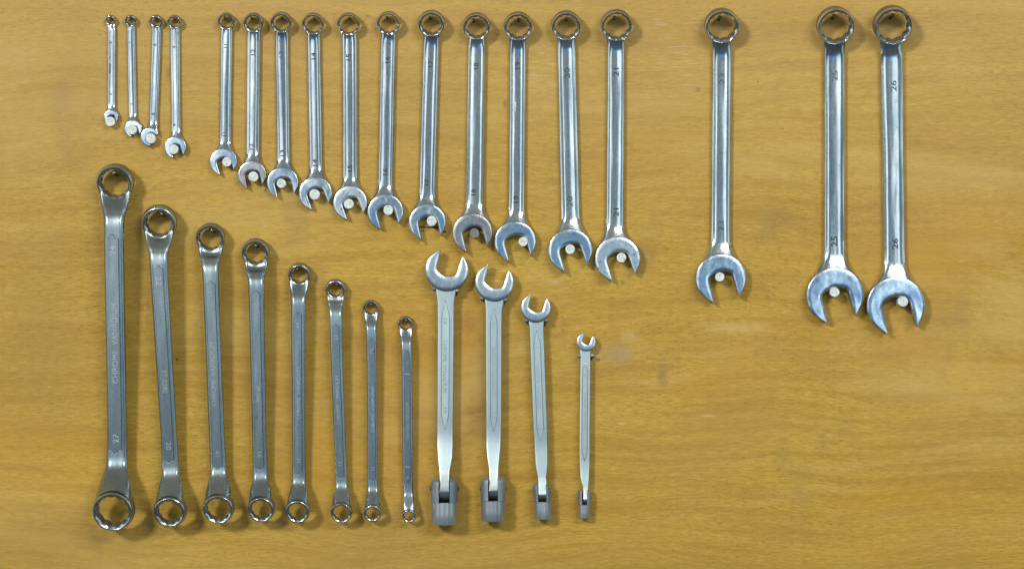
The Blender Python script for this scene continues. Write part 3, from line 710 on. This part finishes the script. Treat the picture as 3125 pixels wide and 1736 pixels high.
    def slab(name, grow, lo, hi, bev, mat, sx=0.0, parent=t):
        oo, oi = outline(grow), outline(grow - bev)
        rr = []
        for o, dz in ((oo, lo), (oo, hi - bev * .6), (oi, hi)):
            rr.append([(edge_x(yy) + v + pdv + sx, yy - v * slope, front(yy) + dz) for v, yy in o])
        n = len(oo); vs = [p for r in rr for p in r]; fs = []
        for i in range(2):
            for j in range(n):
                q = (j + 1) % n; fs.append((i * n + j, i * n + q, (i + 1) * n + q, (i + 1) * n + j))
        # top closed across, left to right
        m = n // 2; b0 = 2 * n
        R_ = list(range(0, m + 1)); 
        for i in range(m):
            l0, l1 = (n - i) % n, (n - i - 1) % n
            quad = [b0 + i, b0 + i + 1, b0 + l1, b0 + l0]
            quad = list(dict.fromkeys(quad))
            if len(quad) >= 3: fs.append(tuple(quad))
        return link(name, vs, fs, mat, parent, sharp=30)
    slab('groove', 1.5, -1.5, .35, .2, M_GROOVE, .5)
    pn = slab('panel', 0, -1.5, 1.5, .7, M_SATIN)
    for (s, mx, my, ln, cap, down) in marks:
        xx, yy = persp(mx, my, front(my) + 1)
        lettering(pn, 'size_mark' if len(s) < 4 else 'lettering', s, xx, yy, ln, cap, lambda q: front(q) + 1.3, M_LIGHTMARK, slope, down, height=.9)
    # little cup marks cast at the lower end of the panel
    if cup:
        xx, yy = edge_x(a1) + pdv, a1
        V = []; F = []
        def arc(cx, cy, rad, wd, p0, p1, n=9):
            rr = []
            for i in range(n):
                p = p0 + (p1 - p0) * i / (n - 1); c_, s_ = math.cos(p), math.sin(p)
                f = front(cy)
                rr.append([(cx + (rad - wd) * c_, cy + (rad - wd) * s_, f - .5), (cx + (rad - wd * .5) * c_, cy + (rad - wd * .5) * s_, f + 2.4), (cx + (rad + wd * .5) * c_, cy + (rad + wd * .5) * s_, f + 2.4), (cx + (rad + wd) * c_, cy + (rad + wd) * s_, f - .5)])
            v, f_ = loft(rr); b = len(V); V.extend(v); F.extend([tuple(b + i for i in q) for q in f_])
        arc(xx, yy - .34 * phw, .42 * phw, 1.5, .1, math.pi - .1)
        arc(xx - .75 * phw, yy - .62 * phw, .20 * phw, 1.2, .2, math.pi - .2, 6); arc(xx + .75 * phw, yy - .62 * phw, .20 * phw, 1.2, .2, math.pi - .2, 6)
        link('cup_mark', V, F, M_LIGHTMARK, pn, sharp=40)
    nail(topc[0] + naildx * R1, topc[1] - r1 * .80, d1 + T1 * .35, naillabel, 'nails holding the ring wrenches', r=max(2.6, .06 * R1 + 1), head=max(3.4, .07 * R1 + 2))
    return t, front, pn, hd, slope

CV = 'CHROME  VANADIUM'
def rl(a, b, extra=''): return 'satin double ring wrench marked %s and %s%s' % (WORDS[a], WORDS[b], extra)
def nl(a, b): return 'nail in the upper ring of the ring wrench marked %s and %s' % (WORDS[a], WORDS[b])
ring_wrench((348.3, 561.9), 55.5, 43, (343, 1563), 62, 48.5, [(700, 315, 377), (744, 315.2, 376.5), (1340, 325.7, 387.2), (1395, 323, 388.5)], 662, 1424, (716, 1384, -5, 19.5),
            'largest satin double ring wrench, marked twenty-four and twenty-seven', nl(24, 27), [('24', 343, 765, 29, 18, False), (CV, 350, 1048, 243, 18, False), ('27', 353.5, 1338, 29, 18, False)], -.02)
ring_wrench((483.4, 683.7), 52.5, 39.2, (516.7, 1564.5), 49, 36.5, [(815, 455.5, 513), (832, 456.6, 511.8), (1340, 489.2, 540.3), (1425, 492, 546)], 772, 1448, (810, 1412, -2.5, 14.5),
            rl(22, 20, ', second largest, leaning'), nl(22, 20), [('22', 484.6, 858.6, 27, 17, True), ('YT-0380', 502.5, 1163, 72, 14, True), ('20', 514.4, 1361, 25, 16, True)], .2)
ring_wrench((640.4, 730), 43.7, 34, (665.3, 1555.7), 46.5, 35.5, [(862, 617.5, 668), (885, 618.7, 667.4), (1340, 636.5, 685.6), (1420, 640, 690)], 811, 1448, (858, 1432, -1, 13.5),
            rl(18, 19), nl(18, 19), [('18', 641.5, 897, 17, 13, False), (CV, 650, 1142, 194, 13, False), ('19', 664, 1385, 17, 13, False)], .15, scoop=True, facet=True)
ring_wrench((778.4, 775), 42, 32.3, (796, 1556.6), 40.5, 30.4, [(876, 756.5, 806), (897, 757.5, 805.4), (1340, 768.9, 812.8), (1430, 770, 816)], 852, 1459, (886, 1434, -1, 11.5),
            rl(17, 16), nl(17, 16), [('17', 780.4, 925, 17, 12, True), ('YT-0346', 787, 1202, 51, 11, True), ('16', 792.5, 1387, 17, 12, True)], .05, scoop=True, facet=True)
ring_wrench((912.7, 840.9), 34.2, 25.4, (907, 1562.6), 37, 27.3, [(945, 887.4, 931.6), (992, 887.8, 931), (1382, 891.4, 931.6), (1445, 891, 933)], 913, 1475, (954, 1450, -1, 10.5),
            rl(14, 15), nl(14, 15), [('14', 909, 992, 14, 11.5, False), (CV, 911, 1200, 158, 11, False), ('15', 911.3, 1404, 13, 11.5, False)], -.2)
ring_wrench((1023, 885.4), 30.3, 21.6, (1041.3, 1565.8), 32.5, 24.7, [(990, 1005, 1045.5), (1054, 1006.8, 1045), (1382, 1020.3, 1055.9), (1450, 1022, 1059)], 955, 1485, (991, 1460, -1, 9.5),
            rl(12, 13), nl(12, 13), [('12', 1026, 1028, 13, 11, False), (CV, 1030.5, 1220.5, 147, 10, False), ('13', 1038, 1414.4, 13, 11, False)], .2, scoop=True, facet=True)
t7, fr7, pn7, hd7, sl7 = ring_wrench((1130.8, 942.3), 24.3, 18.3, (1136.4, 1567), 27, 19.4, [(1030, 1117, 1149.8), (1054, 1118, 1149.4), (1382, 1121, 1152.4), (1462, 1120.5, 1153.5)], 1001, 1494, (1036, 1469, .5, 8.5),
            rl(10, 11, ' with a red speck'), nl(10, 11), [('10', 1133.3, 1070.8, 12, 10.5, False), (CV, 1137, 1249, 140, 9.5, False), ('11', 1138, 1430, 10, 10.5, False)], .1, facet=True)
t8, fr8, pn8, hd8, sl8 = ring_wrench((1236.7, 990.6), 23, 17.2, (1247.8, 1575), 20.5, 15, [(1090, 1224.6, 1257.8), (1119, 1225, 1257.6), (1382, 1227.4, 1260.3), (1470, 1229.5, 1260)], 1050, 1505, (1071, 1470, 1, 7.6),
            'smallest satin double ring wrench, marked nine and eight', nl(9, 8), [('9', 1242.5, 1107.7, 6, 8, False), (CV, 1244, 1283, 110, 8, False), ('8', 1244, 1457, 6, 8, False)], .1, cup=False)
for (mx, my) in ((1242.5, 1141), (1244.5, 1424)):
    f = fr8(my) + 2.2; x, y = persp(mx, my, f)
    vs, fs = loft([[(x - 8, y - 3, f - 2), (x - 8, y - 1.6, f), (x - 8, y + .6, f), (x - 8, y + 2, f - 2)], [(x, y - 1.6, f - 2), (x, y - .4, f + .6), (x, y + 1.6, f + .6), (x, y + 3, f - 2)], [(x + 8, y, f - 2), (x + 8, y + 1.2, f), (x + 8, y + 3.4, f), (x + 8, y + 4.6, f - 2)]])
    link('cast_mark', vs, fs, M_LIGHTMARK, pn8, sharp=50)

f = fr7(1071.6) + 1.6; x, y = persp(1140.3, 1071.6, f)
vs, fs = loft(disc_rings(x, y, [(3.4, f - 1), (3.2, f + .8), (1.8, f + 1.5)], 12, 0, 0, .12, random.Random(3))); link('paint_speck', vs, fs, M_RED, pn7)

# ------------------------------------------------------------------ flex-head socket wrenches
FW = 'pearl grey flex-head socket wrenches hanging in the lower row'
def flex(tips, hstat, tongue, sock, panel, label, marks, nails, n, twisty=0.0, jk=None):
    """tongue: (left, right, y where it is full narrow); sock: (left, right, y top, y fork bottom, y end, slot left, slot right, bottom left, bottom right)"""
    jk = jk or {}
    sl, sr, yt, yf, ye, cl, cr, bl, br = sock
    R = (sr - sl) / 2; wid = hstat[2][2] - hstat[2][1]
    th = .34 * wid + 2; back = 11 + .20 * wid; f0 = back + th
    wc = R + 3 + .04 * wid; Rt = .84 * R
    ypiv = yf - Rt * 1.08
    fT = wc + Rt
    jf = f0 + 2.5 + .05 * wid
    tl, tr = persp(*tips[0], jf), persp(*tips[1], jf)
    x0, y0 = (tl[0] + tr[0]) / 2, (tl[1] + tr[1]) / 2
    t = thing('socket_wrench', label, 'wrench', x0, y0, 0, FW)
    c, RJ, ax = jaw(t, tl, tr, jf, back - 3, M_FLEXJAW, up=True, taper=.11, dome=.035, **jk)
    ya = [q[0] for q in hstat]; yn = tongue[2]
    def front(y):
        return smooth_interp([0, panel[1] - 8, panel[1] + .32 * wid, panel[1] + .75 * wid, yn, ypiv, 9999], [f0, f0, f0 - .035 * wid, f0 + .01 * wid, f0 + .46 * (fT - f0), fT, fT], y, .26 * wid)
    E = []
    for (y, a, b) in hstat + [(yn, tongue[0], tongue[1])]:
        f = front(y); (xa, yy), (xb, _) = persp(a, y, f), persp(b, y, f); E.append((yy, (xa + xb) / 2, (xb - xa) / 2))
    ey = [q[0] for q in E]; ex = [q[1] for q in E]; eh = [q[2] for q in E]
    slope = (ex[-2] - ex[1]) / (ey[-2] - ey[1])
    sxc, _ = persp((sl + sr) / 2, yt, wc); cxc, _ = persp((cl + cr) / 2, yt, wc + R)
    _, yfT = persp(0, yf, wc + R); _, ytT = persp(0, yt, wc); _, yeT = persp(0, ye, wc); ypT = yfT - Rt * 1.08
    sh = (cr - cl) / 2 * (1 - (wc + R) / CAMP)
    def cx_(y):
        if y > ey[-1]: return ex[-1] + (cxc - ex[-1]) * min(1, (y - ey[-1]) / 15)
        return smooth_interp(ey, ex, y, 4)
    stn = []
    ystart = c[1] + .55 * RJ
    for y in np.concatenate([np.linspace(ystart, ey[1], 8), np.linspace(ey[1], ey[-3], 14)[1:], np.linspace(ey[-3], ey[-1], 16)[1:], np.linspace(ey[-1], ypT, 5)[1:]]):
        hw = smooth_interp(ey, eh, y, 7) if y > ey[0] + 7 else float(np.interp(y, ey, eh))
        f = front(y); u = max(0, min(1, (y - panel[1]) / (yn - panel[1])))
        bk = back + (wc - .62 * Rt - back) * u ** 1.6
        stn.append((y, hw, f, bk))
    rings = []
    for y, hw, f, bk in stn:
        hw = min(hw, 1e9 if y < ey[-1] - 4 else sh - .6)
        rings.append([(cx_(y) + v, y - v * slope * (1 if y < ey[-2] else 0), ww) for v, ww in section(PROF_SLAB, hw, f, bk, twisty)])
    # rounded eye of the tongue round the pivot
    hw = sh - .6; nr = len(rings[0]); base = section(PROF_SLAB, hw, 1, -1)
    for ang in np.linspace(8, 90, 12):
        a_ = math.radians(ang); s_ = math.sin(a_); c_ = max(.06, math.cos(a_))
        rings.append([(cxc + v, ypT + Rt * s_, wc + ww) for v, ww in section(PROF_SLAB, hw, Rt * c_, -Rt * c_ * .9)])
    vs, fs = loft(rings); link('handle', vs, fs, M_PEARL, t, sharp=40)
    # socket: turned barrel below, forked dome above
    blT = (bl + br) / 2; bR = (br - bl) / 2 * (1 - wc / CAMP)
    bxc, _ = persp(blT, ye, wc)
    Rc = R * (1 - wc / CAMP)
    sks = (bxc - sxc) / (yeT - ytT)
    def sx(y): return sxc + sks * (y - ytT)
    ybar = yfT + 1.5
    rg = []
    for rad, y in ((bR * .96, ybar - .2), (bR, ybar + .8), (bR, ybar + .5 * (yeT - ybar)), (bR, yeT - 2), (bR * .975, yeT), (bR * .80, yeT), (bR * .72, yeT - 3), (bR * .70, yeT - 14), (0.5, yeT - 14)):
        rg.append([(sx(y) + rad * math.cos(2 * math.pi * i / 48), y, wc + rad * math.sin(2 * math.pi * i / 48)) for i in range(48)])
    vs, fs = loft(rg); so = link('socket', vs, fs, M_TURNED, t, sharp=30, mats=[M_TURNED, M_GROOVE], fmat=[0] * (len(fs) - 2) + [1, 1])  # dark end caps paint in the shade inside the slot
    Hd = .58 * Rc
    for sg in (-1, 1):
        rg = []
        for u in list(np.linspace(.03, 1, 11)) + [1.3, 1.8, 2.4, 99]:
            y = ytT + Hd * u if u < 50 else ybar
            if y > ybar: continue
            rho = Rc * math.sqrt(max(.0, 1 - (1 - min(1, u)) ** 2.3)) if u < 1 else Rc
            inner = sh
            if rho < inner * 1.12: rho = inner * 1.12
            a0 = math.acos(inner / rho)
            rg.append([(sx(y) * 1 + (cxc - sxc) * 0 + sg * rho * math.cos(q), y, wc + rho * math.sin(q)) for q in np.linspace(-a0, a0, 18)])
        vs, fs = loft(rg); ck = link('fork_cheek', vs, fs, M_FORK, so, sharp=35, bevel=1.1)
        rp = .19 * Rc
        rg = [[(sx(ypT) + sg * e, ypT + k * rp * math.cos(q), wc + k * rp * math.sin(q)) for q in np.linspace(0, 2 * math.pi, 14, endpoint=False)] for e, k in ((Rc * .93, 1), (Rc * 1.03, 1), (Rc * 1.05, .8))]
        vs, fs = loft(rg); link('pivot_pin', vs, fs, M_NAIL, so, sharp=40)
    # panel with pointed ends
    py0, py1, phw, pin = panel
    (_, a0), (_, a1) = persp(0, py0, f0), persp(0, py1, f0)
    def outline(g):
        q = phw + g; k = pin
        e = [(0, -g * 2.2), (.20, .06 * k), (.42, .30 * k), (.62, .55 * k), (.82, .78 * k), (.95, .93 * k), (1, 1.1 * k)]
        top = [(v * q, a0 + yy) for v, yy in e]; bt = [(v * q, a1 - yy) for v, yy in e]
        right = top + [(q, top[-1][1] + (bt[-1][1] - top[-1][1]) * i / 8) for i in range(1, 8)] + bt[::-1]
        return right + [(-v, yy) for v, yy in right[::-1] if v > 1e-6]
    def slab(name, g, lo, hi, bev, mat):
        oo, oi = outline(g), outline(g - bev); rr = []
        for o, dz in ((oo, lo), (oo, hi - bev * .6), (oi, hi)):
            rr.append([(cx_(yy) + v, yy - v * slope, front(yy) + dz + twisty * v) for v, yy in o])
        nn = len(oo); vs = [p for r in rr for p in r]; fs = []
        for i in range(2):
            for j in range(nn):
                q = (j + 1) % nn; fs.append((i * nn + j, i * nn + q, (i + 1) * nn + q, (i + 1) * nn + j))
        for i in range(nn // 2):
            quad = list(dict.fromkeys([2 * nn + i, 2 * nn + i + 1, 2 * nn + (nn - i - 1) % nn, 2 * nn + (nn - i) % nn]))
            if len(quad) >= 3: fs.append(tuple(quad))
        return link(name, vs, fs, mat, t, sharp=30)
    slab('groove', 1.3, -1.5, .3, .2, M_GROOVE)
    pn = slab('panel', -.2, -1.5, 1.0, .5, M_PEARL)
    for (s, mx, my, ln, cap) in marks:
        xx, yy = persp(mx, my, f0 + 1)
        lettering(pn, 'size_mark' if len(s) < 4 else 'lettering', s, xx, yy, ln, cap, lambda q: front(q) + .8, M_PEARLMARK, slope, True, height=.9)
    for i, (nx, ny) in enumerate(nails):
        nail(nx, ny, jf - 4, 'nail under the %s side of the jaw of the socket wrench marked %s' % (('longer prong', 'shorter prong')[i], WORDS[n]), 'nails holding the socket wrenches', r=4.2, head=6.2, lean=((-.28, .16)[i] * 1.0, -.34))
    return t

flex(((1343.8, 764.6), (1410, 782.3)), [(886, 1328, 1393), (925, 1334, 1386), (991.5, 1334.2, 1385.8), (1297.6, 1333.2, 1383), (1360, 1332.5, 1382.7), (1392, 1334.5, 1381), (1415, 1337, 1377)], (1341, 1371.5, 1440),
     (1314.7, 1398.5, 1452, 1533, 1598, 1338.4, 1372.6, 1316.5, 1396.5), (919.8, 1308, 10.8, 45), 'largest flex-head socket wrench, marked nineteen',
     [('19', 1358, 980, 17, 12), (CV, 1358, 1117, 157, 12), ('19', 1358.5, 1251, 17, 12)], ((1324.6, 881.5), (1396, 887.6)), 19, .012, jk=dict(Rk=1.93, shrink=.05))
flex(((1490.7, 807.7), (1551.4, 823.8)), [(916, 1478, 1540), (950, 1481.3, 1532.5), (991.5, 1481.3, 1532), (1297.6, 1482.9, 1530.8), (1360, 1482.5, 1529), (1395, 1486, 1525), (1415, 1489, 1522.5)], (1493, 1521, 1436),
     (1466, 1544, 1447.8, 1527.8, 1588, 1491.5, 1521.7, 1468.3, 1541.5), (943, 1315, 9.8, 42), 'second largest flex-head socket wrench, marked seventeen',
     [('17', 1505.5, 993.5, 17, 11), (CV, 1506.5, 1130, 147, 11), ('17', 1507, 1266.7, 17, 11)], ((1470, 910.7), (1542.2, 915.3)), 17, -.01, jk=dict(Rk=1.88, shrink=.05))
flex(((1620.3, 898.5), (1666.9, 909.2)), [(980, 1612, 1661), (1010, 1616, 1659), (1060, 1617.6, 1661.5), (1297.6, 1627, 1669.8), (1380, 1632, 1671.5), (1415, 1633.5, 1672), (1435, 1637, 1669.5)], (1641.7, 1667, 1457),
     (1625, 1679, 1470.3, 1530, 1581.8, 1642.8, 1668.7, 1631.5, 1684), (1011.6, 1342.7, 9.3, 38), 'flex-head socket wrench marked thirteen, its handle leaning a little',
     [('13', 1638.5, 1055.6, 15, 10.5), (CV, 1642.5, 1180, 131, 10.5), ('13', 1647.5, 1303.5, 14, 10.5)], ((1605.4, 978.4), (1667.6, 978.4)), 13, .01, jk=dict(Rk=1.9, shrink=.05))
flex(((1782.2, 1017.6), (1809.9, 1026.8)), [(1079, 1770, 1802), (1095, 1771, 1802), (1119, 1770.8, 1801.7), (1297.6, 1768.4, 1799.8), (1400, 1768, 1800), (1455, 1770.5, 1798), (1470, 1774, 1796.5)], (1779.7, 1794.8, 1486),
     (1762.6, 1803.5, 1489.5, 1539, 1579.5, 1780, 1795.9, 1766, 1800.6), (1105, 1405, 7.4, 26), 'smallest flex-head socket wrench, marked eight',
     [('8', 1786, 1144, 6, 8), (CV, 1786, 1255, 117, 8), ('8', 1784.5, 1365, 6, 8)], ((1767.6, 1086.8), (1809.9, 1085.3)), 8, .03, jk=dict(Rk=1.98, shrink=.03, hk=.9))
